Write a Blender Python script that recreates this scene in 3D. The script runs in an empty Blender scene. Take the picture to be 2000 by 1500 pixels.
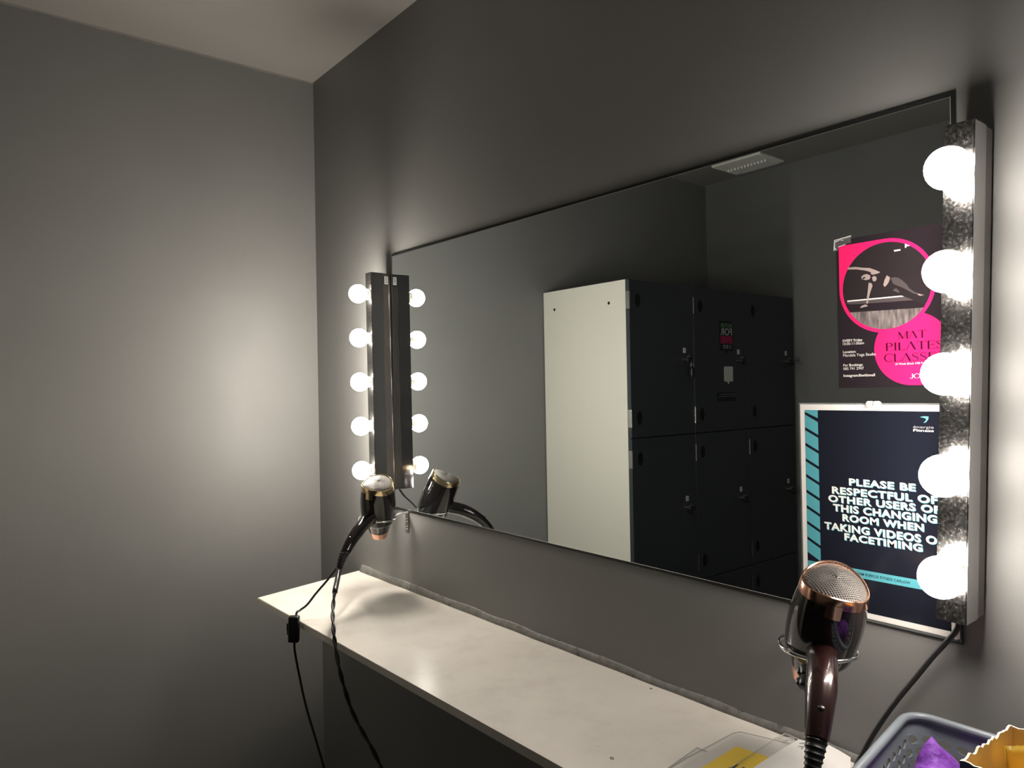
import bpy, bmesh, math, random
from mathutils import Vector, Matrix
random.seed(7)
S = bpy.context.scene
COL = S.collection
PI = math.pi

# ------------------------------------------------------------------ helpers
def lin(c):
    return tuple((x / 12.92 if x <= .04045 else ((x + .055) / 1.055) ** 2.4) for x in c)
def rgb(r, g, b):
    return lin((r / 255, g / 255, b / 255))

MATS = {}
def mat(name, col, rough=.5, metal=0., coat=0., spec=.5, emit=None, estr=0., alpha=1., trans=0., ior=1.45, build=None):
    m = bpy.data.materials.new(name); m.use_nodes = True
    nt = m.node_tree; p = nt.nodes['Principled BSDF']
    p.inputs['Base Color'].default_value = (*col, 1)
    p.inputs['Roughness'].default_value = rough
    p.inputs['Metallic'].default_value = metal
    p.inputs['Coat Weight'].default_value = coat
    p.inputs['Coat Roughness'].default_value = .04
    p.inputs['Specular IOR Level'].default_value = spec
    p.inputs['Alpha'].default_value = alpha
    p.inputs['Transmission Weight'].default_value = trans
    p.inputs['IOR'].default_value = ior
    if emit:
        p.inputs['Emission Color'].default_value = (*emit, 1)
        p.inputs['Emission Strength'].default_value = estr
    if build: build(nt, p)
    MATS[name] = m
    return m

def node(nt, kind, **kw):
    n = nt.nodes.new(kind)
    for k, v in kw.items():
        if k.startswith('i_'):
            key = k[2:]
            n.inputs[int(key) if key.isdigit() else key.replace('_', ' ')].default_value = v
        else: setattr(n, k, v)
    return n
def texco(nt, scale=(1, 1, 1), which='Object'):
    t = node(nt, 'ShaderNodeTexCoord'); mp = node(nt, 'ShaderNodeMapping')
    mp.inputs['Scale'].default_value = scale
    nt.links.new(t.outputs[which], mp.inputs['Vector'])
    return mp.outputs['Vector']
def noise(nt, vec, scale, detail=4, rough=.5):
    n = node(nt, 'ShaderNodeTexNoise'); n.inputs['Scale'].default_value = scale
    n.inputs['Detail'].default_value = detail; n.inputs['Roughness'].default_value = rough
    nt.links.new(vec, n.inputs['Vector']); return n.outputs['Fac']
def ramp(nt, fac, stops):
    r = node(nt, 'ShaderNodeValToRGB'); e = r.color_ramp.elements
    while len(e) < len(stops): e.new(.5)
    for el, (pos, c) in zip(e, stops):
        el.position = pos; el.color = (*c, 1) if len(c) == 3 else c
    nt.links.new(fac, r.inputs['Fac']); return r.outputs['Color']
def bump(nt, p, h, strength, dist):
    b = node(nt, 'ShaderNodeBump'); b.inputs['Strength'].default_value = strength; b.inputs['Distance'].default_value = dist
    nt.links.new(h, b.inputs['Height']); nt.links.new(b.outputs['Normal'], p.inputs['Normal'])

def g3(v): return (v, v, v)

# ------------------------------------------------------------------ materials
def wall_mat(name, base, rough, ceiling_line=False):
    def b(nt, p):
        v = texco(nt)
        n1 = noise(nt, v, 1.7, 3)
        c = ramp(nt, n1, [(.3, tuple(x * .93 for x in base)), (.7, tuple(x * 1.06 for x in base))])
        if ceiling_line:   # uneven line of ceiling paint carried a few millimetres down the wall
            sep = node(nt, 'ShaderNodeSeparateXYZ'); nt.links.new(v, sep.inputs[0])
            n3 = noise(nt, v, 14, 5)
            ma = node(nt, 'ShaderNodeMath', operation='MULTIPLY_ADD'); ma.inputs[1].default_value = .012
            nt.links.new(n3, ma.inputs[0]); nt.links.new(sep.outputs['Z'], ma.inputs[2])
            gt = node(nt, 'ShaderNodeMath', operation='GREATER_THAN'); gt.inputs[1].default_value = 2.3975
            nt.links.new(ma.outputs[0], gt.inputs[0])
            mx = node(nt, 'ShaderNodeMix', data_type='RGBA')
            nt.links.new(gt.outputs[0], mx.inputs['Factor']); nt.links.new(c, mx.inputs['A'])
            mx.inputs['B'].default_value = (*CEIL, 1)
            c = mx.outputs['Result']
        nt.links.new(c, p.inputs['Base Color'])
        n2 = noise(nt, v, 190, 3)
        bump(nt, p, n2, .10, .0015)
        rr = ramp(nt, noise(nt, v, 5, 4), [(.3, g3(rough - .04)), (.7, g3(rough + .05))])
        nt.links.new(rr, p.inputs['Roughness'])
    return mat(name, base, rough, spec=.45, build=b)

CEIL = (.275, .265, .25)
WALL = (.185, .185, .182)
wall_mat('wall paint', WALL, .46)
wall_mat('left wall paint', WALL, .46, True)
wall_mat('ceiling paint', CEIL, .7)
wall_mat('pale wall paint', (.33, .33, .325), .6)
mat('floor vinyl', (.03, .03, .032), .45, build=lambda nt, p: nt.links.new(
    ramp(nt, noise(nt, texco(nt), 40, 5), [(.35, (.022, .022, .024)), (.7, (.045, .045, .047))]), p.inputs['Base Color']))

def shelf_b(nt, p):
    v = texco(nt)
    streak = noise(nt, texco(nt, (5, 330, 60)), 1.0, 3, .6)
    grime = noise(nt, v, 9, 6, .65)
    specks = noise(nt, v, 95, 2)
    c = ramp(nt, grime, [(.30, (.74, .70, .64)), (.5, (.83, .79, .73)), (.75, (.87, .83, .77))])
    s = ramp(nt, specks, [(.225, (.12, .1, .09)), (.262, (1, 1, 1))])
    mx = node(nt, 'ShaderNodeMix', data_type='RGBA', blend_type='MULTIPLY'); mx.inputs['Factor'].default_value = .6
    nt.links.new(c, mx.inputs['A']); nt.links.new(s, mx.inputs['B'])
    nt.links.new(mx.outputs['Result'], p.inputs['Base Color'])
    bump(nt, p, streak, .20, .0003)
mat('white gloss shelf paint', (.7, .64, .57), .22, spec=.65, build=shelf_b)
mat('shelf underside', (.35, .33, .30), .6)

def mirror_b(nt, p):
    n = noise(nt, texco(nt), 60, 4)
    nt.links.new(ramp(nt, n, [(.60, g3(.002)), (.80, g3(.012))]), p.inputs['Roughness'])
mat('mirror silver', (.86, .92, .925), .004, 1., build=mirror_b)
mat('mirror bevel dark reflection', (.014, .016, .016), .25, 0., spec=.3)  # near-black base colour paints in the dark reflection along the bevel
mat('mirror crease', (.80, .82, .80), .35, .9)
mat('mirror edge', (.06, .08, .075), .15)

def chrome_spot(nt, p):
    v = texco(nt)
    n = noise(nt, v, 260, 6, .75)
    nt.links.new(ramp(nt, n, [(.42, (.27, .265, .26)), (.60, (.33, .325, .32)), (.78, (.50, .49, .48))]), p.inputs['Base Color'])
    nt.links.new(ramp(nt, n, [(.4, g3(.16)), (.78, g3(.34))]), p.inputs['Roughness'])
mat('smooth dark chrome', (.42, .41, .42), .13, 1.)
mat('spotted chrome', (.55, .54, .53), .2, 1., build=chrome_spot)
mat('dark box metal', (.16, .142, .135), .22, .8)
mat('chrome', (.78, .78, .77), .10, 1.)
mat('polished steel', (.85, .85, .84), .32, 1.)
mat('zinc', (.55, .55, .54), .28, 1.)
mat('bulb glass', (1, .95, .85), .3, emit=(1., .915, .80), estr=66.)
mat('bulb glass right', (1, .95, .85), .3, emit=(1., .915, .82), estr=36.)
mat('socket white', (.20, .19, .17), .45)
mat('bulb collar', (.50, .47, .40), .4)
mat('label white', (.72, .72, .69), .5)
mat('label ink', (.05, .05, .05), .6)
mat('black plastic', (.012, .012, .013), .32)
mat('black rubber', (.010, .010, .011), .42)
mat('clear plastic', (.9, .9, .9), .10, alpha=.18)
mat('clear tape', (.75, .75, .75), .10, alpha=.07)
mat('sealant paint', (.20, .197, .185), .5, build=lambda nt, p: (nt.links.new(ramp(nt, noise(nt, texco(nt), 45, 5, .7),
    [(.32, (.05, .05, .048)), (.40, (.17, .168, .158)), (.62, (.24, .236, .222))]), p.inputs['Base Color']), bump(nt, p, noise(nt, texco(nt), 130, 5), .5, .002)))
# dryers
mat('dryer black gloss', (.012, .009, .009), .09, coat=.6)
mat('dryer maroon', (.020, .0065, .0065), .25, .35, coat=.6)
mat('rose gold', (.83, .47, .33), .16, 1.)
mat('pale gold', (.78, .60, .36), .18, 1.)
mat('rose gold satin', (.80, .47, .34), .34, .85)
def grille_b(nt, p):
    v = texco(nt, (1, 1, 1)); s = node(nt, 'ShaderNodeSeparateXYZ'); nt.links.new(v, s.inputs[0])
    def sn(a, b_, k):
        m = node(nt, 'ShaderNodeMath', operation='MULTIPLY_ADD'); m.inputs[1].default_value = a * k
        nt.links.new(s.outputs['X'], m.inputs[0])
        m2 = node(nt, 'ShaderNodeMath', operation='MULTIPLY'); m2.inputs[1].default_value = b_ * k
        nt.links.new(s.outputs['Y'], m2.inputs[0]); nt.links.new(m2.outputs[0], m.inputs[2])
        q = node(nt, 'ShaderNodeMath', operation='SINE'); nt.links.new(m.outputs[0], q.inputs[0]); return q.outputs[0]
    k = 2 * PI / .0030
    mx = node(nt, 'ShaderNodeMath', operation='MAXIMUM')
    nt.links.new(sn(.87, .5, k), mx.inputs[0]); nt.links.new(sn(-.5, .87, k), mx.inputs[1])
    nt.links.new(ramp(nt, mx.outputs[0], [(.25, (.010, .009, .008)), (.72, (.085, .076, .069))]), p.inputs['Base Color'])
    bump(nt, p, mx.outputs[0], .8, .0006)
mat('grille mesh', (.3, .27, .25), .5, .3, build=grille_b)
# lockers
mat('locker door laminate', (.040, .045, .052), .42, build=lambda nt, p: bump(nt, p, noise(nt, texco(nt), 400, 2), .06, .0005))
mat('locker body', (.02, .02, .022), .6)
mat('white panel', (.72, .70, .63), .42)
mat('black hole', (.002, .002, .003), .7)
mat('sticker navy', (.006, .007, .016), .45)
mat('sticker green', rgb(120, 160, 110), .5)
mat('sticker pink', rgb(235, 30, 110), .5)
mat('sticker grey', (.45, .45, .46), .5)
# prints
mat('print black', (.015, .011, .014), .22)
mat('print grey photo', (.018, .014, .016), .22)
mat('print pink', rgb(205, 30, 92), .26)
mat('print maroon', (.035, .001, .012), .3)
mat('print white', (.55, .53, .51), .3)
mat('print skin', (.24, .195, .185), .3)
mat('print mid grey', (.055, .045, .047), .3)
def boards_b(nt, p):
    n = noise(nt, texco(nt, (260, 1, 35)), 1, 5, .65)
    nt.links.new(ramp(nt, n, [(.33, (.03, .025, .026)), (.5, (.115, .098, .098)), (.7, (.22, .19, .185))]), p.inputs['Base Color'])
mat('print boards', (.25, .21, .21), .3, build=boards_b)
mat('print navy', (.0085, .010, .017), .20)
mat('print cyan', rgb(78, 148, 160), .25)
mat('print cyan pale', rgb(100, 165, 178), .3)
mat('sheet white', (.86, .845, .825), .5)
mat('paper white', (.64, .625, .605), .45)
mat('paper cream', (.66, .635, .60), .4)
mat('print ink', (.012, .012, .012), .4)
mat('edge grey', (.48, .48, .49), .4)
mat('print shade grey', (.30, .29, .30), .5)
mat('label yellow', rgb(250, 214, 22), .35)
mat('basket plastic', rgb(120, 128, 136), .38)
mat('purple cloth', rgb(132, 62, 180), .7, build=lambda nt, p: (bump(nt, p, noise(nt, texco(nt), 60, 4), .6, .01),
    nt.links.new(ramp(nt, noise(nt, texco(nt), 22, 4), [(.3, rgb(105, 45, 150)), (.7, rgb(150, 85, 200))]), p.inputs['Base Color'])))
mat('carton tan', rgb(206, 184, 146), .6)
mat('carton torn edge', rgb(240, 225, 200), .8)
mat('carton navy', rgb(28, 30, 72), .45)
mat('sachet yellow', rgb(232, 188, 72), .35)
mat('vent white', (.88, .87, .82), .5)
mat('vent slot', (.95, .93, .88), .5)
mat('putty', (.75, .74, .72), .5)

# ------------------------------------------------------------------ mesh helpers
def new_bm(): return bmesh.new()
def obj(name, bm, m, parent=None, smooth=False, world=False, mods=None):
    me = bpy.data.meshes.new(name)
    if world and parent is not None:
        bm.transform(parent.matrix_world.inverted())
    bmesh.ops.recalc_face_normals(bm, faces=bm.faces)
    bm.to_mesh(me); bm.free()
    ms = m if isinstance(m, (list, tuple)) else [m]
    for x in ms: me.materials.append(MATS[x])
    if smooth:
        for p in me.polygons: p.use_smooth = True
        if smooth != 'all':
            try: me.set_sharp_from_angle(angle=math.radians(38))
            except Exception: pass
    o = bpy.data.objects.new(name, me); COL.objects.link(o)
    if parent is not None: o.parent = parent
    return o
def thing(name, label, cat, loc=(0, 0, 0), rot=(0, 0, 0), group=None, M=None):
    o = bpy.data.objects.new(name, None); COL.objects.link(o)
    o.empty_display_size = .05
    if M is not None: o.matrix_world = M
    else: o.location = loc; o.rotation_euler = rot
    bpy.context.view_layer.update()
    o['label'] = label; o['category'] = cat
    if group: o['group'] = group
    return o
def tag(o, label, cat, group=None):
    o['label'] = label; o['category'] = cat
    if group: o['group'] = group
    return o
def struct(o): o['kind'] = 'structure'; return o

def box(bm, x0, x1, y0, y1, z0, z1, bev=0., mi=0, seg=2):
    vs = [bm.verts.new(p) for p in ((x0, y0, z0), (x1, y0, z0), (x1, y1, z0), (x0, y1, z0), (x0, y0, z1), (x1, y0, z1), (x1, y1, z1), (x0, y1, z1))]
    fs = [bm.faces.new([vs[i] for i in f]) for f in ((0, 3, 2, 1), (4, 5, 6, 7), (0, 1, 5, 4), (1, 2, 6, 5), (2, 3, 7, 6), (3, 0, 4, 7))]
    for f in fs: f.material_index = mi
    if bev > 0:
        es = list({e for f in fs for e in f.edges})
        r = bmesh.ops.bevel(bm, geom=es, offset=bev, segments=seg, affect='EDGES', profile=.5)
        for f in r['faces']: f.material_index = mi
def cyl(bm, p0, p1, r0, r1=None, n=20, mi=0, cap=True):
    r1 = r0 if r1 is None else r1
    p0, p1 = Vector(p0), Vector(p1); d = (p1 - p0).normalized()
    a = d.orthogonal().normalized(); b = d.cross(a)
    A = [bm.verts.new(p0 + a * r0 * math.cos(2 * PI * i / n) + b * r0 * math.sin(2 * PI * i / n)) for i in range(n)]
    B = [bm.verts.new(p1 + a * r1 * math.cos(2 * PI * i / n) + b * r1 * math.sin(2 * PI * i / n)) for i in range(n)]
    for i in range(n):
        f = bm.faces.new((A[i], A[(i + 1) % n], B[(i + 1) % n], B[i])); f.material_index = mi
    if cap:
        bm.faces.new(A[::-1]).material_index = mi; bm.faces.new(B).material_index = mi
def lathe(bm, prof, n=40, cap0=True, cap1=True, mi=0, zoff=None, xs=1., ys=1.):
    rings = []
    for r, z in prof:
        ring = []
        for i in range(n):
            t = 2 * PI * i / n
            dz = zoff(t, z) if zoff else 0
            ring.append(bm.verts.new((r * xs * math.cos(t), r * ys * math.sin(t), z + dz)))
        rings.append(ring)
    for A, B in zip(rings, rings[1:]):
        for i in range(n):
            bm.faces.new((A[i], A[(i + 1) % n], B[(i + 1) % n], B[i])).material_index = mi
    if cap0: bm.faces.new(rings[0][::-1]).material_index = mi
    if cap1: bm.faces.new(rings[-1]).material_index = mi
    return rings
def spline(pts, sub=8, closed=False):
    pts = [Vector(p) for p in pts]; out = []; n = len(pts)
    rng = range(n if closed else n - 1)
    for i in rng:
        if closed: p0, p1, p2, p3 = pts[i - 1], pts[i], pts[(i + 1) % n], pts[(i + 2) % n]
        else: p0, p1, p2, p3 = pts[max(i - 1, 0)], pts[i], pts[i + 1], pts[min(i + 2, n - 1)]
        for k in range(sub):
            t = k / sub
            out.append(.5 * ((2 * p1) + (p2 - p0) * t + (2 * p0 - 5 * p1 + 4 * p2 - p3) * t * t + (3 * p1 - p0 - 3 * p2 + p3) * t ** 3))
    if not closed: out.append(pts[-1])
    return out
def tube(bm, pts, r, n=10, closed=False, mi=0, flat=1.):
    """sweep a (possibly flattened) circle; r may be a list"""
    pts = [Vector(p) for p in pts]; N = len(pts)
    rs = r if isinstance(r, (list, tuple)) else [r] * N
    rings = []; a = None
    for i, p in enumerate(pts):
        if closed: d = (pts[(i + 1) % N] - pts[i - 1]).normalized()
        else: d = (pts[min(i + 1, N - 1)] - pts[max(i - 1, 0)]).normalized()
        if a is None: a = d.orthogonal().normalized()
        a = (a - d * a.dot(d)).normalized(); b = d.cross(a)
        rings.append([bm.verts.new(p + a * rs[i] * math.cos(2 * PI * k / n) + b * rs[i] * flat * math.sin(2 * PI * k / n)) for k in range(n)])
    for i in range(N if closed else N - 1):
        A, B = rings[i], rings[(i + 1) % N]
        for k in range(n):
            bm.faces.new((A[k], A[(k + 1) % n], B[(k + 1) % n], B[k])).material_index = mi
    if not closed:
        bm.faces.new(rings[0][::-1]).material_index = mi; bm.faces.new(rings[-1]).material_index = mi
def sphere(bm, c, r, u=24, v=16, mi=0, sc=(1, 1, 1)):
    M = Matrix.Translation(c) @ Matrix.Diagonal((sc[0], sc[1], sc[2], 1))
    ret = bmesh.ops.create_uvsphere(bm, u_segments=u, v_segments=v, radius=r, matrix=M)
    for f in {f for vv in ret['verts'] for f in vv.link_faces}: f.material_index = mi
def prism(bm, pts, z0, z1, mi=0, axes='xyz'):
    """polygon pts (u,v) extruded between z0 and z1 along the third axis"""
    def P(u, v, w):
        d = dict(zip(axes, (u, v, w))); return (d['x'], d['y'], d['z'])
    A = [bm.verts.new(P(u, v, z0)) for u, v in pts]; B = [bm.verts.new(P(u, v, z1)) for u, v in pts]
    n = len(pts)
    bm.faces.new(A[::-1]).material_index = mi; bm.faces.new(B).material_index = mi
    for i in range(n): bm.faces.new((A[i], A[(i + 1) % n], B[(i + 1) % n], B[i])).material_index = mi
def poly(bm, pts, h, mi=0):
    """flat polygon on a print: local x right, local z up, h = height of the ink off the sheet towards -y"""
    f = bm.faces.new([bm.verts.new((u, -h, v)) for u, v in pts]); f.material_index = mi
    if f.calc_area() and f.normal.y > 0: f.normal_flip()
    return f
def circle(cx, cz, r, n=64, a0=0, a1=2 * PI, rz=None):
    return [(cx + r * math.cos(a0 + (a1 - a0) * i / n), cz + (rz or r) * math.sin(a0 + (a1 - a0) * i / n)) for i in range(n + (0 if abs(a1 - a0 - 2 * PI) < 1e-6 else 1))]
def rrect(x0, x1, z0, z1, r, n=5):
    out = []
    for cx, cz, a in ((x1 - r, z1 - r, 0), (x0 + r, z1 - r, PI / 2), (x0 + r, z0 + r, PI), (x1 - r, z0 + r, 3 * PI / 2)):
        for i in range(n + 1): out.append((cx + r * math.cos(a + PI / 2 * i / n), cz + r * math.sin(a + PI / 2 * i / n)))
    return out

# lettering with Blender's built-in typeface, turned into flat ink
def letters(bm, txt, x0, x1, z0, z1, h, mi=0, bold=0., xf=None, spc=1.):
    cu = bpy.data.curves.new('lettering', 'FONT'); cu.body = txt; cu.offset = bold; cu.resolution_u = 4; cu.space_character = spc
    o = bpy.data.objects.new('lettering', cu); COL.objects.link(o)
    dg = bpy.context.evaluated_depsgraph_get(); me = bpy.data.meshes.new_from_object(o.evaluated_get(dg))
    xs = [v.co.x for v in me.vertices]; ys = [v.co.y for v in me.vertices]
    cap = .0 ; lo, hi = min(ys), max(ys)
    if txt.upper() != txt or any(c in txt for c in ',@'): lo, hi = 0 - bold, .70 + bold
    ax, bx = min(xs), max(xs)
    if x1 is None: x1 = x0 + (bx - ax) * (z1 - z0) / (hi - lo)
    vm = {}
    for v in me.vertices:
        u = x0 + (v.co.x - ax) / (bx - ax) * (x1 - x0); w = z0 + (v.co.y - lo) / (hi - lo) * (z1 - z0)
        p = (u, -h, w)
        if xf: p = xf(u, w, h)
        vm[v.index] = bm.verts.new(p)
    for pg in me.polygons:
        try:
            f = bm.faces.new([vm[i] for i in pg.vertices]); f.material_index = mi
        except ValueError: pass
    bpy.data.objects.remove(o); bpy.data.curves.remove(cu); bpy.data.meshes.remove(me)

# high-contrast display lettering drawn stroke by stroke
def stroke(pts, ws):
    L, R = [], []
    for i, (x, y) in enumerate(pts):
        x0, y0 = pts[max(i - 1, 0)]; x1, y1 = pts[min(i + 1, len(pts) - 1)]
        d = math.hypot(x1 - x0, y1 - y0) or 1; nx, ny = -(y1 - y0) / d, (x1 - x0) / d
        w = (ws[i] if isinstance(ws, list) else ws) / 2
        L.append((x + nx * w, y + ny * w)); R.append((x - nx * w, y - ny * w))
    return L + R[::-1]
def arc(cx, cy, rx, ry, a0, a1, thin, thick, n=26):
    ps, ws = [], []
    for i in range(n + 1):
        t = math.radians(a0 + (a1 - a0) * i / n)
        ps.append((cx + rx * math.cos(t), cy + ry * math.sin(t))); ws.append(thin + (thick - thin) * abs(math.cos(t)) ** 1.5)
    return stroke(ps, ws)
TN, TK = .05, .145
def st(x0, y0, x1, y1, w): return stroke([(x0, y0), (x1, y1)], w)
def sshape():
    ps = [(.52, .74), (.50, .88), (.34, .98), (.17, .93), (.09, .78), (.16, .63), (.32, .52), (.48, .40), (.53, .24), (.44, .07), (.26, .02), (.10, .10), (.05, .28)]
    q = [(v.x, v.y) for v in spline([(a, b, 0) for a, b in ps], 4)]
    n = len(q); ws = [TN + (.125 - TN) * math.exp(-((i / (n - 1) - .5) / .17) ** 2) for i in range(n)]
    return stroke(q, ws)
GL = {
 'M': (.98, [st(.10, 0, .10, 1, TN), st(.10, 1, .46, .05, TK), st(.46, .05, .80, 1, TN), st(.86, 0, .86, 1, TK), st(.02, .015, .18, .015, .03)]),
 'A': (.84, [st(.04, 0, .38, 1, TN), st(.38, 1, .74, 0, TK), st(-.03, .015, .12, .015, .03)]),
 'T': (.80, [st(.04, .98, .76, .98, TN), st(.40, 0, .40, 1, TK), st(.05, 1, .02, .82, .04), st(.75, 1, .78, .82, .04)]),
 'P': (.70, [st(.14, 0, .14, 1, TK), arc(.26, .74, .32, .25, -90, 90, TN, .12), st(.14, .985, .28, .985, TN), st(.14, .49, .28, .49, TN)]),
 'I': (.34, [st(.16, 0, .16, 1, TK)]),
 'L': (.68, [st(.14, 0, .14, 1, TK), st(.14, .015, .58, .015, TN), st(.58, 0, .64, .22, .045)]),
 'E': (.70, [st(.14, 0, .14, 1, TK), st(.14, .985, .58, .985, TN), st(.14, .52, .50, .52, TN), st(.14, .015, .60, .015, TN), st(.60, 0, .64, .2, .045), st(.58, 1, .60, .82, .045), st(.5, .42, .5, .62, .04)]),
 'S': (.66, [sshape()]),
 'C': (.80, [arc(.46, .5, .40, .49, 52, 308, TN, .125), st(.72, .98, .72, .72, .04)]),
 'J': (.50, [st(.34, .1, .34, 1, TK), arc(.16, .12, .18, .14, 180, 350, TN, .05)]),
 'O': (.94, [arc(.46, .5, .40, .49, 0, 180, TN, .13), arc(.46, .5, .40, .49, 180, 360, TN, .13)]),
 'N': (.90, [st(.10, 0, .10, 1, TN), st(.10, 1, .76, 0, TK), st(.78, 0, .78, 1, TN)]),
}
def display(bm, txt, x0, x1, z0, z1, h, mi):
    tot = sum(GL[c][0] for c in txt) - .06; k = (x1 - x0) / tot; x = 0.
    for j, c in enumerate(txt):
        for i, pg in enumerate(GL[c][1]):
            pts = [(x0 + (x + a) * k, z0 + b * (z1 - z0)) for a, b in pg]
            # strokes as quads strips so that overlaps stay clean
            n = len(pts) // 2; L = pts[:n]; R = pts[n:][::-1]
            for q in range(n - 1): poly(bm, [L[q], L[q + 1], R[q + 1], R[q]], h + i * 1e-5, mi)
        x += GL[c][0]

# ------------------------------------------------------------------ room
H = 2.398; XR = 2.95; YB = -2.14; WY = .005     # wall face of the mirror wall at y=WY
def quad_slab(name, m, x0, x1, y0, y1, z0, z1):
    b = new_bm(); box(b, x0, x1, y0, y1, z0, z1); return struct(obj(name, b, m))
quad_slab('wall_back', 'wall paint', -.12, XR + .12, WY, WY + .12, 0, H)
quad_slab('wall_left', 'left wall paint', -.12, 0, YB, WY, 0, H)
quad_slab('wall_front', 'wall paint', -.12, XR + .12, YB - .12, YB, 0, H)
quad_slab('wall_right', 'pale wall paint', XR, XR + .12, YB, WY, 0, H)
quad_slab('ceiling', 'ceiling paint', -.12, XR + .12, YB - .12, WY + .12, H, H + .1)
quad_slab('floor', 'floor vinyl', -.12, XR + .12, YB - .12, WY + .12, -.1, 0)

# painted-over sealant running along the back of the shelf
b = new_bm(); prev = None; N = 180
for i in range(N + 1):
    x = .283 + (2.35 - .283) * i / N
    hh = .021 - .009 * min(1, i / N * 1.6) + .0014 * math.sin(i * .31 + 1.3 * math.sin(i * .11)) + random.uniform(-.0004, .0004)
    dd = .0065 + .0006 * math.sin(i * .47)
    z = .8324
    ring = [b.verts.new(p) for p in ((x, WY, z), (x, WY - dd, z), (x, WY - dd * .8, z + hh * .45), (x, WY - dd * .35, z + hh * .85), (x, WY, z + hh))]
    if prev:
        for k in range(5): b.faces.new((prev[k], prev[(k + 1) % 5], ring[(k + 1) % 5], ring[k]))
    else: b.faces.new(ring)
    prev = ring
b.faces.new(prev[::-1])
struct(obj('trim_1', b, 'sealant paint', smooth='all'))

# ------------------------------------------------------------------ wall shelf
sh = thing('wall_shelf', 'long white painted shelf fixed to the wall under the mirror', 'shelf', (1.3, 0, .8324))
ZT = .8324
b = new_bm(); pts = [(.2685, WY), (.349, -.3329), (1.40, -.3215), (2.45, -.311), (2.45, WY)]
prism(b, pts, ZT - .0155, ZT, 0)
bmesh.ops.bevel(b, geom=[e for e in b.edges if e.calc_length() > .1 and abs(e.verts[0].co.z - e.verts[1].co.z) < 1e-5], offset=.0012, segments=2, affect='EDGES')
obj('shelf_board', b, 'white gloss shelf paint', sh, world=True)
for mx_, my_, mr_ in ((1.5415, -.2494, .0036), (1.4183, -.0165, .003)):
    b = new_bm(); tube(b, [(mx_ + mr_ * math.cos(a * .9) * (1 - .03 * a), my_ + .7 * mr_ * math.sin(a * .9), ZT + .0001) for a in range(14)], .0006, 6, flat=.2); obj('ink_mark', b, 'carton navy', sh, world=True)
for x in (.75, 1.95):
    b = new_bm(); box(b, x, x + .03, WY - .004, WY, ZT - .2155, ZT - .0155); box(b, x, x + .03, -.23, WY, ZT - .0195, ZT - .0155)
    cyl(b, (x + .015, WY - .002, ZT - .19), (x + .015, -.20, ZT - .019), .005)
    obj('shelf_bracket', b, 'black plastic', sh, world=True)

# ------------------------------------------------------------------ mirror
ML, MRX, MB, MT = .4967, 1.9212, 1.041, 1.7455
mc = ((ML + MRX) / 2, (MB + MT) / 2)
mi_ = thing('wall_mirror', 'wide frameless mirror on the grey wall above the white shelf', 'mirror', (mc[0], 0, mc[1]), (0, math.radians(.4062), 0))
hw, hh = (MRX - ML) / 2, (MT - MB) / 2; be = .0062; cr = .0008
b = new_bm()
def rect(w, h_, y): return [b.verts.new(p) for p in ((-w, y, -h_), (w, y, -h_), (w, y, h_), (-w, y, h_))]
r_in, r_cr, r_out, r_bk = rect(hw - be, hh - be, 0), rect(hw - be + cr, hh - be + cr, .0005), rect(hw, hh, .0012), rect(hw, hh, WY)
b.faces.new(r_in)
for i in range(4):
    f = b.faces.new((r_in[i], r_in[(i + 1) % 4], r_cr[(i + 1) % 4], r_cr[i])); f.material_index = 3
    f = b.faces.new((r_cr[i], r_cr[(i + 1) % 4], r_out[(i + 1) % 4], r_out[i])); f.material_index = 1
    f = b.faces.new((r_out[i], r_out[(i + 1) % 4], r_bk[(i + 1) % 4], r_bk[i])); f.material_index = 2
b.faces.new(r_bk).material_index = 2
obj('mirror_glass', b, ['mirror silver', 'mirror bevel dark reflection', 'mirror edge', 'mirror crease'], mi_)

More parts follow.
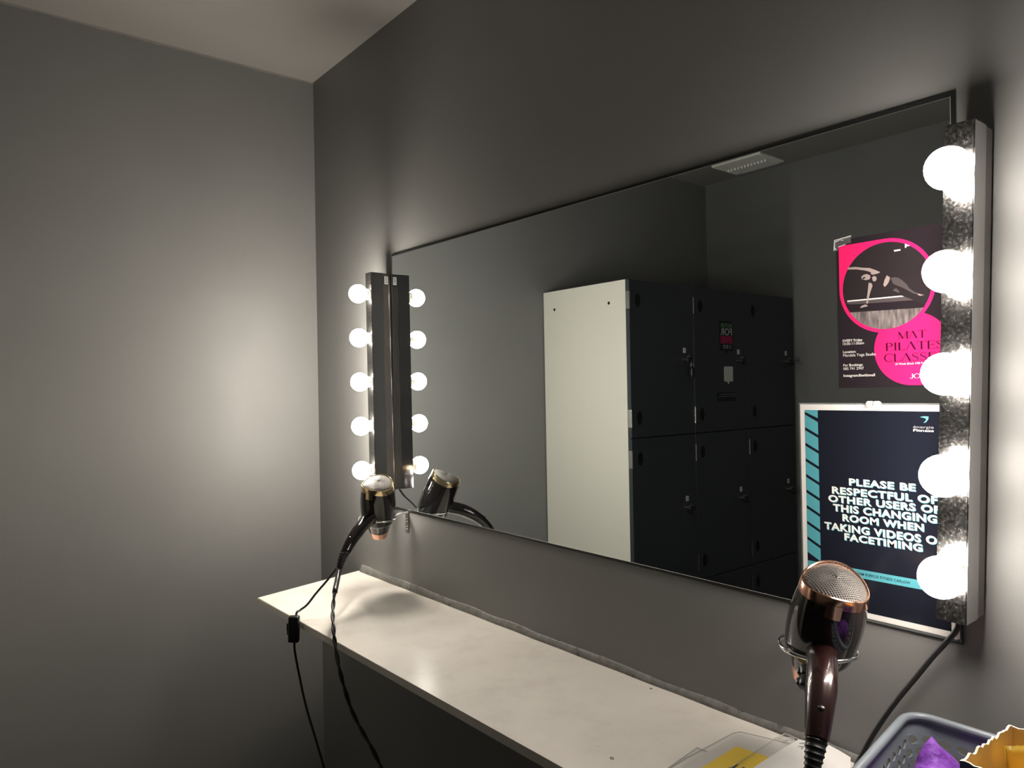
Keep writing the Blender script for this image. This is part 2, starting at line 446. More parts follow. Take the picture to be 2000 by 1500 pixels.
# ------------------------------------------------------------------ bulb bars
def light_bar(label, loc, tilt, width, cable, sticker, back, glass):
    t = thing('vanity_light_bar', label, 'wall light', loc, (0, math.radians(tilt), 0), 'bulb bars either side of the mirror')
    w = width / 2
    # chrome channel: front and two returns, open at the back
    b = new_bm(); prism(b, [(-w, -.024), (-w, -.0607), (w, -.0607), (w, -.024), (w - .0012, -.024), (w - .0012, -.0595), (-w + .0012, -.0595), (-w + .0012, -.024)], -.3, .3)
    bmesh.ops.bevel(b, geom=[e for e in b.edges if e.calc_length() > .5 and min(v.co.y for v in e.verts) < -.0605], offset=.0012, segments=2, affect='EDGES')
    b.normal_update()
    for f in b.faces: f.material_index = 0 if f.normal.y < -.8 else 1
    obj('chrome_cover', b, ['spotted chrome', 'smooth dark chrome'], t, smooth=True)
    for s in (-1, 1):
        b = new_bm(); box(b, -w + .0013, w - .0013, -.0594, -.0245, s * .2985 - .0012, s * .2985 + .0012); obj('end_cap', b, 'dark box metal', t)
    b = new_bm(); box(b, -w + .0006, w - .0006, -.0242, back, -.2996, .2996, .0008, seg=1)
    obj('back_box', b, 'dark box metal', t)
    for i in range(5):
        z = .24 - .12 * i
        so = new_bm(); M = Matrix.Translation((0, -.0607, z)) @ Matrix.Rotation(PI / 2, 4, 'X')
        lathe(so, [(.0140, -.001), (.0150, .0002), (.0150, .0042), (.0140, .0052), (.0115, .0052)], 28); so.transform(M)
        sk = obj('bulb_socket', so, 'socket white', t, smooth=True)
        bb = new_bm(); R = .0250; zc = .0312
        prof = []
        for k in range(0, 14):
            a = math.radians(-52 + (142 * k / 13)); prof.append((max(R * math.cos(a), .0004), zc + R * math.sin(a)))
        lathe(bb, prof, 28); bb.transform(M)
        lb = obj('light_bulb', bb, glass, t, smooth='all')
        bb = new_bm(); lathe(bb, [(.0112, .0045), (.0120, .0065), (.0152, .0110), (.0155, .0116), (.0150, .0118)], 28); bb.transform(M)
        obj('bulb_base', bb, 'bulb collar', lb, smooth='all')
    if sticker:
        b = new_bm(); box(b, w - .0006, w - .0001, -.0190, -.0080, .270, .2915, mi=0)
        for k in range(4): box(b, w - .0002, w + .00005, -.0178, -.0095, .2735 + k * .0045, .2755 + k * .0045, mi=1)
        obj('maker_label', b, ['label white', 'label ink'], t)
    b = new_bm(); tube(b, spline(cable['pts'], 10), cable['r'], 10)
    c = obj('power_cable', b, 'black rubber', t, smooth='all', world=True)
    if 'switch' in cable:
        p0, p1 = cable['switch']; b = new_bm()
        d = (Vector(p1) - Vector(p0)); L = d.length
        box(b, -.0125, .0125, -.0085, .0085, -L / 2, L / 2, .004, seg=3)
        box(b, -.0165, -.0115, -.0045, .0045, -.004, .014, .0018)
        box(b, -.0155, -.0115, -.0045, .0045, -.014, -.003, .0018)
        q = d.to_track_quat('-Z', 'Y'); b.transform(Matrix.Translation((Vector(p0) + Vector(p1)) / 2) @ q.to_matrix().to_4x4() @ Matrix.Rotation(math.radians(-38), 4, 'Z'))
        b.transform(t.matrix_world.inverted()); 
        obj('inline_switch', b, 'black plastic', c, smooth=True)
    return t
light_bar('vertical bar of five lit bulbs by the left mirror edge, above the black dryer', (.4806, 0, 1.3977), -.4422, .0323,
    dict(pts=[(.4845, -.02, 1.100), (.486, -.035, 1.078), (.478, -.066, 1.052), (.470, -.095, 1.028), (.52, -.14, .990), (.5797, -.19, .9656), (.6075, -.215, .955), (.6162, -.255, .9196), (.6115, -.285, .8895), (.6098, -.308, .8655), (.6090, -.326, .8555), (.6200, -.340, .8500),
              (.6190, -.345, .7886), (.6191, -.343, .7557), (.6279, -.338, .7096), (.647, -.338, .6737), (.6741, -.338, .6353), (.7061, -.338, .5998), (.7371, -.338, .5654), (.775, -.335, .52), (.85, -.30, .40), (.95, -.22, .20), (1.0, -.15, .012)],
         r=.0027, switch=((.6240, -.3465, .8500), (.6193, -.3465, .7880))), True, WY, 'bulb glass')
light_bar('vertical bar of five lit bulbs covering the right edge of the mirror and the posters', (1.9382, 0, 1.3802), 2.04, .0340,
    dict(pts=[(1.9235, -.022, 1.0795), (1.921, -.024, 1.062), (1.908, -.022, 1.0425), (1.8894, -.020, 1.0167), (1.8701, -.020, .9868), (1.8469, -.022, .9509), (1.8275, -.03, .9155), (1.812, -.043, .8795), (1.806, -.06, .850), (1.83, -.07, .8365), (1.86, -.045, .8355), (1.89, -.03, .8355), (2.25, -.02, .8355)], r=.0033), False, -.0012, 'bulb glass right')

# ------------------------------------------------------------------ dryer holders
A_AX = Vector((.36, -.22, .905)).normalized()
def holder(label, base, centre, R, zs=0.):
    t = thing('dryer_holder', label, 'hair dryer holder', base, group='chrome dryer holders')
    x, y, z = base
    b = new_bm(); box(b, x - .0085, x + .0085, WY - .0025, WY, z - .052, z + .004, .001, seg=1)
    obj('mounting_plate', b, 'zinc', t, world=True)
    for dz in (-.020, -.040):
        b = new_bm(); lathe(b, [(.0042, 0), (.0042, .0012), (.0022, .0026)], 14); b.transform(Matrix.Translation((x, WY - .0025, z + dz)) @ Matrix.Rotation(PI / 2, 4, 'X'))
        obj('screw', b, 'chrome', t, world=True, smooth=True)
    cx, cy, cz = centre
    ang0 = math.atan2(y - cy, x - cx)
    px, py = cx + R * math.cos(ang0), cy + R * math.sin(ang0)
    b = new_bm()
    tx, ty = -(py - y), (px - x); l = math.hypot(tx, ty); tx, ty = tx / l * .0065, ty / l * .0065
    vs = []
    for (qx, qy, qz) in ((x, WY - .0025, z), ((x + px) / 2, (WY + py) / 2, z + .0008), (px, py, cz)):
        vs.append([b.verts.new((qx + s * tx, qy + s * ty, qz + e)) for s, e in ((-1, -.0015), (1, -.0015), (1, .0015), (-1, .0015))])
    for q, r in zip(vs, vs[1:]):
        for k in range(4): b.faces.new((q[k], q[(k + 1) % 4], r[(k + 1) % 4], r[k]))
    b.faces.new(vs[0]); b.faces.new(vs[-1][::-1])
    obj('arm', b, 'polished steel', t, world=True)
    b = new_bm(); pts = []
    for i in range(0, 91):
        a = ang0 + 2 * PI * 1.06 * i / 90 - .12
        pts.append((cx + R * math.cos(a), cy + R * math.sin(a), cz + .004 - .0085 * i / 90 + zs * math.cos(a)))
    tube(b, pts, .0031, 12); obj('ring', b, 'chrome', t, world=True, smooth='all')
    return t
C1 = Vector((.5566, -.0835, 1.0372))
C2 = Vector((1.7815, -.104, 1.0225))
holder('chrome wire dryer holder screwed to the wall below the left end of the mirror', (.5555, WY, 1.0405), (.5566, -.0835, 1.0372), .0475)
holder('chrome wire dryer holder on the wall by the basket, carrying the maroon handled dryer', (1.757, WY, 1.0255), tuple(C2), .0480)

# ------------------------------------------------------------------ hair dryers
Hd = Vector((.457, -.805, -.378)); Hd = (Hd - A_AX * Hd.dot(A_AX)).normalized()
Yl = -Hd; Xl = Yl.cross(A_AX).normalized()
def basis(c, s=1.):
    return Matrix(((Xl.x * s, Yl.x * s, A_AX.x * s, c.x), (Xl.y * s, Yl.y * s, A_AX.y * s, c.y), (Xl.z * s, Yl.z * s, A_AX.z * s, c.z), (0, 0, 0, 1)))
HP = [(0, -.030, .024), (0, -.060, .029), (0, -.090, .031), (0, -.116, .0280), (0, -.142, .0205), (0, -.166, .009)]
def make_dryer(label):
    t = thing('hair_dryer', label, 'hair dryer', M=basis(C1), group='hair dryers in the wall holders')
    sad = lambda k: (lambda th, z: -k * math.cos(2 * th) * 1.0)
    def bodyoff(th, z): return -.0045 * math.cos(2 * th) * max(0, (z - .05) / .04) if z > .05 else 0
    b = new_bm(); prof = [(.0345, -.010), (.0400, -.006), (.0425, 0), (.0440, .010), (.0452, .022), (.0459, .036), (.0460, .050), (.0455, .062), (.0447, .074), (.0432, .086), (.0415, .0945)]
    lathe(b, prof, 56, zoff=bodyoff); obj('body_shell', b, 'dryer black gloss', t, smooth=True)
    b = new_bm(); lathe(b, [(.0350, -.009), (.0332, -.014), (.0290, -.027), (.0260, -.0365), (.0260, -.037)], 44); nz = obj('nozzle', b, 'dryer black gloss', t, smooth=True)
    b = new_bm(); lathe(b, [(.0262, -.0360), (.0246, -.0450), (.0222, -.0545), (.0206, -.0545), (.0235, -.040)], 44, True, True); obj('nozzle_tip', b, 'rose gold satin', nz, smooth=True)
    b = new_bm(); off = lambda th, z: -.0045 * math.cos(2 * th)
    lathe(b, [(.0412, .0935), (.0424, .0935), (.0412, .1055), (.0404, .1072), (.0390, .1076), (.0376, .1066), (.0374, .1045)], 56, False, False, zoff=off)
    tb = [(-.0095, .073), (.0095, .073), (.0095, .094), (-.0095, .094)]
    vs = []
    for th in (-.24, -.12, 0, .12, .24):
        for z, r in ((.0790, .0452), (.0980, .0428)):
            vs.append(b.verts.new((r * math.sin(th * .9), -r * math.cos(th * .9), z + .0045)))
    for i in range(4): b.faces.new((vs[2 * i], vs[2 * i + 2], vs[2 * i + 3], vs[2 * i + 1]))
    obj('trim_ring', b, 'pale gold', t, smooth=True)
    b = new_bm(); lathe(b, [(.0384, .1030), (.0374, .1055), (.0345, .1082), (.0290, .1108), (.020, .1132), (.010, .1146), (.0006, .1150)], 56, False, True,
        zoff=lambda th, z: -.0045 * math.cos(2 * th) * max(0, 1 - (z - .102) / .018)); obj('rear_grille', b, 'grille mesh', t, smooth='all')
    b = new_bm(); pts = spline(HP, 7); n = len(pts)
    def hr(f): return .0192 - .0012 * f - .0045 * max(0, f - .55) / .45 - .0 + .003 * max(0, .12 - f) / .12
    tube(b, pts, [hr(i / (n - 1)) for i in range(n)], 28, flat=.92); ha = obj('handle', b, 'dryer black gloss', t, smooth=True)
    # underside strip of the handle with the two rocker switches
    for h_, z_, tl in ((-.074, .0130, -4), (-.093, .0135, 3)):
        b = new_bm(); box(b, -.0075, .0075, -.0085, .0085, -.0050, .0045, .0022, seg=2)
        box(b, -.0062, .0062, -.0040, .0060, -.0105, -.0040, .0022, seg=2)
        b.transform(Matrix.Translation((0, h_, .0305)) @ Matrix.Rotation(math.radians(52), 4, 'Y') @ Matrix.Translation((0, 0, -.0195)) @ Matrix.Rotation(math.radians(tl), 4, 'X')); obj('rocker_switch', b, 'black plastic', ha, smooth=True)
    b = new_bm(); sphere(b, (0, -.143, .0350), .0042, 16, 10, sc=(1, 1, .6)); obj('screw_cover', b, 'black plastic', ha, smooth='all')
    # ribbed strain relief
    rp = spline([(0, -.158, .0125), (0, -.176, .003), (0, -.191, -.010), (0, -.199, -.027)], 10); m = len(rp)
    b = new_bm(); tube(b, rp, [.0128 - .0064 * (i / (m - 1)) + (.0009 if i % 3 == 0 else -.0004) for i in range(m)], 18)
    sphere(b, (0, -.154, .0215), .0085, 18, 12, sc=(.8, 1.6, .7)); obj('strain_relief', b, 'black rubber', ha, smooth=True)
    return t
def copy_tree(o, parent=None):
    c = o.copy(); COL.objects.link(c)
    if parent is not None:
        c.parent = parent; c.matrix_parent_inverse = o.matrix_parent_inverse.copy()
    for ch in list(o.children): copy_tree(ch, c)
    return c
d1 = make_dryer('black hair dryer with gold trim hanging by the left bulb bar')
d2 = copy_tree(d1); d2.matrix_world = Matrix.Translation(C2) @ Matrix.Rotation(math.radians(-3.0), 4, A_AX) @ Matrix.Translation(-C2) @ basis(C2, 1.0)
d2['label'] = 'large near hair dryer with rose gold trim and maroon handle, beside the grey basket'
for ch in d2.children:
    if ch.name.startswith('handle'):
        ch.material_slots[0].link = 'OBJECT'; ch.material_slots[0].material = MATS['dryer maroon']; ch['label'] = 'dark maroon handle'
    if ch.name.startswith('trim_ring'):
        ch.material_slots[0].link = 'OBJECT'; ch.material_slots[0].material = MATS['rose gold']
bpy.context.view_layer.update()
def cord(d, pts, r, sleeve=None, twist=0.):
    ps = spline(pts, 12); b = new_bm()
    if twist:
        for s in (0, PI):
            q = []
            for i, p in enumerate(ps):
                w = min(1, i / 20) * twist
                a = i * .30 + s; q.append(p + Vector((math.cos(a) * w, math.sin(a) * w, 0)))
            tube(b, q, r * .72, 8)
    else: tube(b, ps, r, 10)
    c = obj('power_cord', b, 'black rubber', d, smooth='all', world=True)
    if sleeve:
        b = new_bm(); tube(b, spline(sleeve, 8), .0062, 12)
        b.transform(d.matrix_world.inverted()); obj('cord_sleeve', b, 'black plastic', c, smooth=True)
e1 = d1.matrix_world @ Vector((0, -.199, -.027)); print('RELIEF1', e1)
cord(d1, [e1 + Vector((0, 0, .004)), (.7152, -.285, .9201), (.7457, -.305, .8955), (.7782, -.322, .8778), (.8139, -.337, .8562), (.8225, -.338, .8313), (.8400, -.339, .790), (.8646, -.339, .7519), (.8957, -.338, .7141), (.9371, -.337, .6866), (.985, -.335, .658), (1.03, -.33, .61), (1.10, -.30, .45), (1.16, -.24, .2), (1.2, -.2, .012)],
     .0036, [e1 + Vector((-.004, .004, .012)), e1 + (Vector((.7152, -.285, .9201)) - e1) * .5, (.7152, -.285, .9201), (.7230, -.290, .914)], .0021)
e2 = d2.matrix_world @ Vector((0, -.199, -.027)); print('RELIEF2', e2)
cord(d2, [e2 + Vector((0, 0, .004)), (e2.x - .004, e2.y - .014, e2.z - .03), (e2.x - .012, -.340, .82), (e2.x - .02, -.345, .60), (e2.x - .05, -.32, .25), (e2.x - .08, -.25, .012)], .0036, None, .0021)

# ------------------------------------------------------------------ pilates poster
PX, PZ, PW, PH = 1.7650, 1.3645, .1480, .2115
p1 = thing('exercise_poster', 'small black and pink fitness class poster taped to the mirror', 'poster', (PX, 0, PZ))
b = new_bm(); box(b, 0, PW, -.0006, -.0001, 0, PH); obj('sheet', b, 'print black', p1)
b = new_bm()
cx, cz, r1 = .0679, .1390, .0640
tear = circle(cx, cz, r1, 60, -PI, PI / 2) + [(cx - r1, cz + r1)]
poly(b, tear, .00070, 0)
cx2, cz2, r2 = .0998, .0515, .0487
xe = PW - .003
t2 = [p for p in circle(cx2, cz2, r2, 90, 0, 1.5 * PI) if p[0] <= xe] + [(xe, cz2 - r2)]
t2 = [(xe, cz2 + r2 * math.sin(math.acos(min(1, (xe - cx2) / r2))))] + t2 if xe < cx2 + r2 else t2
poly(b, t2, .00066, 0)
obj('pink_shape', b, 'print pink', p1)
b = new_bm(); ri = .0592
poly(b, circle(cx, cz, ri, 72), .00075, 0)
# floor boards clipped by the round window
def zfl(x): return .1080 - .0021 * (x - .0175) / .1
fl = [p for p in circle(cx, cz, ri - .0001, 120) if p[1] < zfl(p[0])]
fl.sort(key=lambda p: math.atan2(p[1] - (cz - .04), p[0] - cx)); fl.sort(key=lambda p: p[0])
# order along the lower arc from left to right
poly(b, fl, .00078, 1)
MATP = [(.0148, .124), (.0883, .1232), (.1038, .1156), (.0245, .1172), (.0147, .1196)]
poly(b, MATP, .00079, 2)
poly(b, [(.0148, .1240), (.0883, .1232), (.0920, .1215), (.0150, .1222)], .00081, 5)
poly(b, [(.0125, .1183), (.1038, .1151), (.118, .1078), (.118, .1056), (.0175, .1087)], .00080, 4)
FIG = [
 [(.0173, .1707), (.0266, .1704), (.038, .1676), (.0474, .1659), (.0548, .1622), (.0614, .1583), (.0584, .1568), (.051, .1561), (.0482, .1579), (.0492, .1597), (.0417, .1631), (.0294, .1665), (.0160, .168)],
 [(.0354, .1553), (.0388, .1577), (.0426, .1582), (.0472, .1561), (.0481, .1527), (.0462, .1501), (.0414, .1498), (.0358, .1519)],
 [(.0501, .1524), (.0528, .1542), (.056, .1526), (.0566, .1493), (.0545, .1464), (.0513, .1474)],
 [(.0456, .1459), (.0493, .1445), (.0507, .141), (.0487, .1356), (.0467, .1301), (.0451, .1237), (.0436, .1167), (.0417, .1174), (.0426, .1249), (.0439, .1333), (.0448, .1408)],
 [(.0328, .1125), (.035, .1147), (.0398, .1161), (.0433, .1148), (.043, .113), (.0388, .1127), (.0349, .1118)],
 [(.07, .1529), (.0745, .1493), (.0732, .1448), (.0708, .1405), (.0671, .1372), (.0652, .1402), (.0669, .1465)],
]
for k, pg in enumerate(FIG): poly(b, pg, .00084 + k * 1e-5, 3)
poly(b, [(.0751, .1483), (.08, .1491), (.0853, .1474), (.0905, .1431), (.0956, .1374), (.099, .1316), (.1057, .1258), (.1133, .1222), (.1167, .1223), (.117, .1196), (.1124, .121), (.1031, .1247), (.0955, .1302), (.0886, .1346), (.0816, .1382), (.078, .1405)], .00085, 2)
poly(b, [(.0769, .1314), (.0819, .134), (.0867, .1284), (.0849, .1273)], .00085, 2)
poly(b, [(.1085, .1236), (.1133, .1222), (.1150, .1198), (.1105, .1210)], .00088, 3)
poly(b, [(.0362, .1530), (.0405, .1548), (.0412, .1532), (.0380, .1512)], .00092, 4)
poly(b, [(.0799, .1856), (.0883, .1856), (.0889, .1837), (.0807, .1834)], .00085, 5)
poly(b, [(.0946, .1920), (.1010, .1880), (.0967, .1880), (.0957, .186), (.0944, .1865)], .00085, 5)
obj('photograph', b, ['print grey photo', 'print boards', 'print mid grey', 'print skin', 'print black', 'print white'], p1)
b = new_bm()
display(b, 'MAT', .0829, .1185, .0648, .0748, .00085, 0)
display(b, 'PILATES', .0659, .1395, .0497, .0606, .00085, 0)
display(b, 'CLASSES', .0641, .1400, .0349, .0456, .00085, 0)
obj('title_lettering', b, 'print maroon', p1)
b = new_bm()
for txt, z, hgt, bo in (('EVERY Friday', .0655, .0040, .012), ('10:00-11:00am', .0610, .0040, .0), ('Location:', .0496, .0040, .012), ('Mandala Yoga Studio', .0446, .0042, 0), ('For Bookings:', .0307, .0040, .012), ('085 741 2947', .0256, .0040, 0), ('Instagram:fitwithmell', .0158, .0042, .012)):
    letters(b, txt, .0072, None, z, z + hgt * .92, .00085, 0, bo)
obj('small_lettering', b, 'print white', p1); b = new_bm()
letters(b, '(6 Week Block €90 Per Person)', .0790, .1300, .0303, .0330, .00085)
display(b, 'JOIN', .0975, .1210, .0118, .0178, .00085, 0)
obj('offer_lettering', b, 'print white', p1)
b = new_bm(); poly(b, [(-.002, PH + .001), (.022, PH + .0035), (.022, PH - .006), (.004, PH - .0085), (.003, PH - .015), (-.003, PH - .014)], .0010)
for pg in ([(-.002, PH + .001), (.022, PH + .0035)], [(-.002, PH + .001), (-.003, PH - .014)], [(-.001, PH - .002), (.006, PH + .0005), (.011, PH - .001)], [(-.002, PH - .010), (.001, PH - .013)], [(.0035, PH - .0095), (.014, PH - .0075)]):
    for q_, r_ in zip(pg, pg[1:]): poly(b, stroke([q_, r_], .0007), .0011, 1)  # glare on the crumpled tape edges, drawn as white strokes
obj('tape', b, ['clear tape', 'paper white'], p1)

# ------------------------------------------------------------------ sign
SX, SZ, SW, SH = 1.7048, 1.0425, .2110, .2985
p2 = thing('notice_sign', 'white bordered navy and cyan changing room notice stuck on the lower right of the mirror', 'sign', (SX, 0, SZ))
b = new_bm(); box(b, 0, SW, -.0007, -.0001, 0, SH); obj('sheet', b, 'paper white', p2)
b = new_bm(); X0 = .0072; X1 = SW - .0095; ZB = .0078; ZT2 = SH - .0085
poly(b, [(X0, ZB), (X1, ZB), (X1, ZT2), (X0, ZT2)], .0008, 0)
# blocky leaning stripes down the left side
w0, w1 = X0, X0 + .0204; k = 0; z = ZT2
poly(b, [(w0, ZT2), (w1, ZT2), (w1, ZT2 - .0118), (w0, ZT2 - .0028)], .00085, 1)
pitch, gap, drop = .0232, .0044, .0110
for k in range(9):
    zt = ZT2 - .0040 - gap * .6 - k * pitch; zb = zt - pitch + gap
    poly(b, [(w0, zt), (w1, zt - drop), (w1, max(zb - drop, .054)), (w0, max(zb, .054))], .00085, 1)
poly(b, [(X0, .0545), (X1, .0545), (X1, .0665), (X0, .0665)], .00085, 1)
obj('printed_field', b, ['print navy', 'print cyan'], p2)
LN = [('PLEASE BE', 1.7768, 1.8660, 1.2258, 1.2369), ('RESPECTFUL OF', 1.7515, 1.8930, 1.2118, 1.2232), ('OTHER USERS OF', 1.7458, 1.8960, 1.1995, 1.2107), ('THIS CHANGING', 1.7525, 1.8915, 1.1866, 1.1982), ('ROOM WHEN', 1.7662, 1.8752, 1.1738, 1.1850), ('TAKING VIDEOS OR', 1.7390, 1.9030, 1.1588, 1.1706), ('FACETIMING', 1.7685, 1.8730, 1.1468, 1.1580)]
b = new_bm(); b2 = new_bm()
for txt, a0, a1, z0, z1 in LN:
    for q in range(2):
        letters(b2, txt, a0 - SX + .0005 + q * .0005, a1 - SX + .0005 + q * .0005, z0 - SZ - .0000 - q * .0004, z1 - SZ - .0010 - q * .0004, .00088 + q * 3e-6, 0, .030, spc=1.1)
    letters(b, txt, a0 - SX, a1 - SX, z0 - SZ + .0004, z1 - SZ - .0006, .00098, 0, .030, spc=1.1)
obj('lettering_shade', b2, 'print cyan pale', p2)
obj('notice_lettering', b, 'paper white', p2)
b = new_bm()
poly(b, [(.1688, .2825), (.1740, .2836), (.1795, .2833), (.1790, .2795), (.1762, .2758), (.1728, .2748), (.1757, .2775), (.1768, .2803), (.1735, .2815)], .0009, 0)
letters(b, 'énergie', .1602, .1855, .2676, .2712, .0009, 1)
letters(b, 'Fitness', .1602, .1855, .2632, .2665, .0009, 2, .02)
obj('logo', b, ['print cyan pale', 'print shade grey', 'paper white', 'print navy'], p2); b = new_bm()
letters(b, 'TEAM ENERGIE FITNESS CARLOW', .0782, .1522, .0585, .0624, .0009, 0, .008)
obj('band_lettering', b, 'print navy', p2)
b = new_bm()
for dx in (.1035, .1130): sphere(b, (dx, -.0035, SH + .0005), .0046, 14, 10, sc=(1, .7, 1))
obj('putty_blob', b, 'putty', p2, smooth='all')
b = new_bm(); box(b, -.0022, SW + .002, -.00008, -.00002, -.004, SH + .0022); obj('laminate', b, 'clear tape', p2)

# ------------------------------------------------------------------ papers and sleeves on the shelf
def sheet(name, pts, z, th, m, label, cat, group=None, curl=None, par=None):
    b = new_bm(); prism(b, pts, z, z + th)
    o = obj(name, b, m, par, world=par is not None)
    if par is None: tag(o, label, cat, group)
    return o
z0 = ZT + .0003
t = thing('clear_sleeve', 'empty clear plastic sleeve peeking out under the yellow labelled one', 'plastic sleeve', (1.63, -.2, z0))
sheet('pouch', [(1.604, -.1325), (1.6168, -.131), (1.70, -.118), (1.715, -.330), (1.622, -.318), (1.6145, -.22)], z0, .0006, 'clear plastic', '', '', par=t)
b = new_bm(); tube(b, [(1.622, -.318, z0 + .0008), (1.6145, -.22, z0 + .0008), (1.604, -.1325, z0 + .0008), (1.6168, -.131, z0 + .0008), (1.68, -.121, z0 + .0008)], .0007, 6); obj('welded_edge', b, 'edge grey', t, world=True)
z1 = z0 + .0011
t = thing('sign_sleeve', 'clear plastic sleeve holding a white card with a yellow label', 'plastic sleeve', (1.66, -.15, z1))
sheet('card', [(1.620, -.053), (1.664, -.040), (1.735, -.020), (1.755, -.30), (1.627, -.30)], z1, .0006, 'paper cream', '', '', par=t)
b = new_bm(); b.faces.new([b.verts.new((x, y, z1 + .0009)) for x, y in ((1.6412, -.0876), (1.72, -.0750), (1.735, -.215), (1.647, -.222))]); obj('yellow_label', b, 'label yellow', t, world=True)
b = new_bm()
letters(b, 'AUTO', 1.6655, 1.728, -.185, -.133, 0, 0, .02, xf=lambda u, w, h: (u, w + .10 * (u - 1.66), z1 + .0011))
obj('label_lettering', b, 'print ink', t, world=True)
sheet('pouch', [(1.6155, -.055), (1.6195, -.0465), (1.627, -.0435), (1.672, -.029), (1.745, -.006), (1.768, -.31), (1.620, -.31)], z1 + .0013, .0005, 'clear tape', '', '', par=t)
b = new_bm(); zz = z1 + .002
tube(b, [(1.6205, -.31, zz), (1.6157, -.208, zz), (1.6155, -.058, zz), (1.6195, -.0465, zz), (1.627, -.0435, zz), (1.672, -.029, zz), (1.700, -.020, zz)], .0007, 6)
tube(b, [(1.668, -.030, zz), (1.6755, -.20, zz), (1.678, -.31, zz)], .0005, 6); obj('welded_edge', b, 'edge grey', t, world=True)
b = new_bm(); prism(b, [(1.668, -.0285), (1.6905, -.031), (1.6925, -.003), (1.670, -.003)], z1 + .002, z1 + .003)
o = obj('hanging_tab', b, 'clear tape', t, world=True)
b = new_bm()
for (x, y, r) in ((1.676, -.017, .0045), (1.685, -.012, .0045), (1.684, -.024, .0035)):
    tube(b, [(x + r * math.cos(a * PI / 8), y + r * math.sin(a * PI / 8), z1 + .0035) for a in range(16)], .0007, 6, True)
for q in ([(1.668, -.0285, z1 + .0035), (1.670, -.003, z1 + .0035), (1.6925, -.003, z1 + .0035)],): tube(b, q, .0006, 6)
obj('tab_holes', b, 'paper white', t, world=True)
z2 = z1 + .004
def curled(name, rows, m, label, marks=None):
    b = new_bm(); R = [[b.verts.new(p) for p in r] for r in rows]
    for a, c in zip(R, R[1:]):
        for i in range(len(a) - 1): b.faces.new((a[i], a[i + 1], c[i + 1], c[i]))
    t = thing(name, label, 'sheet of paper', rows[-1][0]); o = obj('paper', b, m, t, world=True); md = o.modifiers.new('thickness', 'SOLIDIFY'); md.thickness = .0004; md.offset = 0
    if marks:
        b = new_bm()
        for mk in marks: tube(b, spline(mk, 6), [.0006 + .0012 * math.sin(PI * i / (len(spline(mk, 6)) - 1)) for i in range(len(spline(mk, 6)))], 6, flat=.15)
        obj('printed_mark', b, 'print shade grey', t, world=True)
    return t
curled('loose_paper', [[(1.694, -.0045, z2), (1.706, -.0042, z2 + .001), (1.722, -.0035, z2 + .002), (1.740, -.004, z2 + .0015)],
                 [(1.694, -.06, z2), (1.708, -.06, z2 + .0015), (1.724, -.06, z2 + .002), (1.745, -.06, z2 + .001)],
                 [(1.6955, -.115, z2), (1.712, -.117, z2 + .0012), (1.732, -.12, z2 + .001), (1.752, -.12, z2)],
                 [(1.702, -.22, z2), (1.72, -.22, z2), (1.74, -.22, z2), (1.765, -.22, z2)]], 'sheet white',
       'white sheet with grey printed arrow marks lying between sleeve and maroon handle', [[(1.7060, -.0300, z2 + .0018), (1.7125, -.024, z2 + .0021), (1.7145, -.034, z2 + .0022)], [(1.7030, -.020, z2 + .0018), (1.711, -.0135, z2 + .0022), (1.720, -.012, z2 + .0024)]])
z3 = z2 + .0028
curled('loose_paper', [[(1.728, -.0045, z3 + .0045), (1.742, -.0040, z3 + .0050), (1.756, -.0050, z3 + .0035), (1.774, -.0075, z3 + .001)],
                 [(1.733, -.03, z3 + .004), (1.748, -.03, z3 + .0045), (1.764, -.03, z3 + .003), (1.785, -.03, z3)],
                 [(1.746, -.09, z3 + .001), (1.760, -.09, z3 + .001), (1.778, -.09, z3 + .0005), (1.80, -.09, z3)],
                 [(1.76, -.17, z3), (1.775, -.17, z3), (1.79, -.17, z3), (1.81, -.17, z3)]], 'sheet white',
       'blank white sheet on the shelf between the maroon handle and the grey basket')

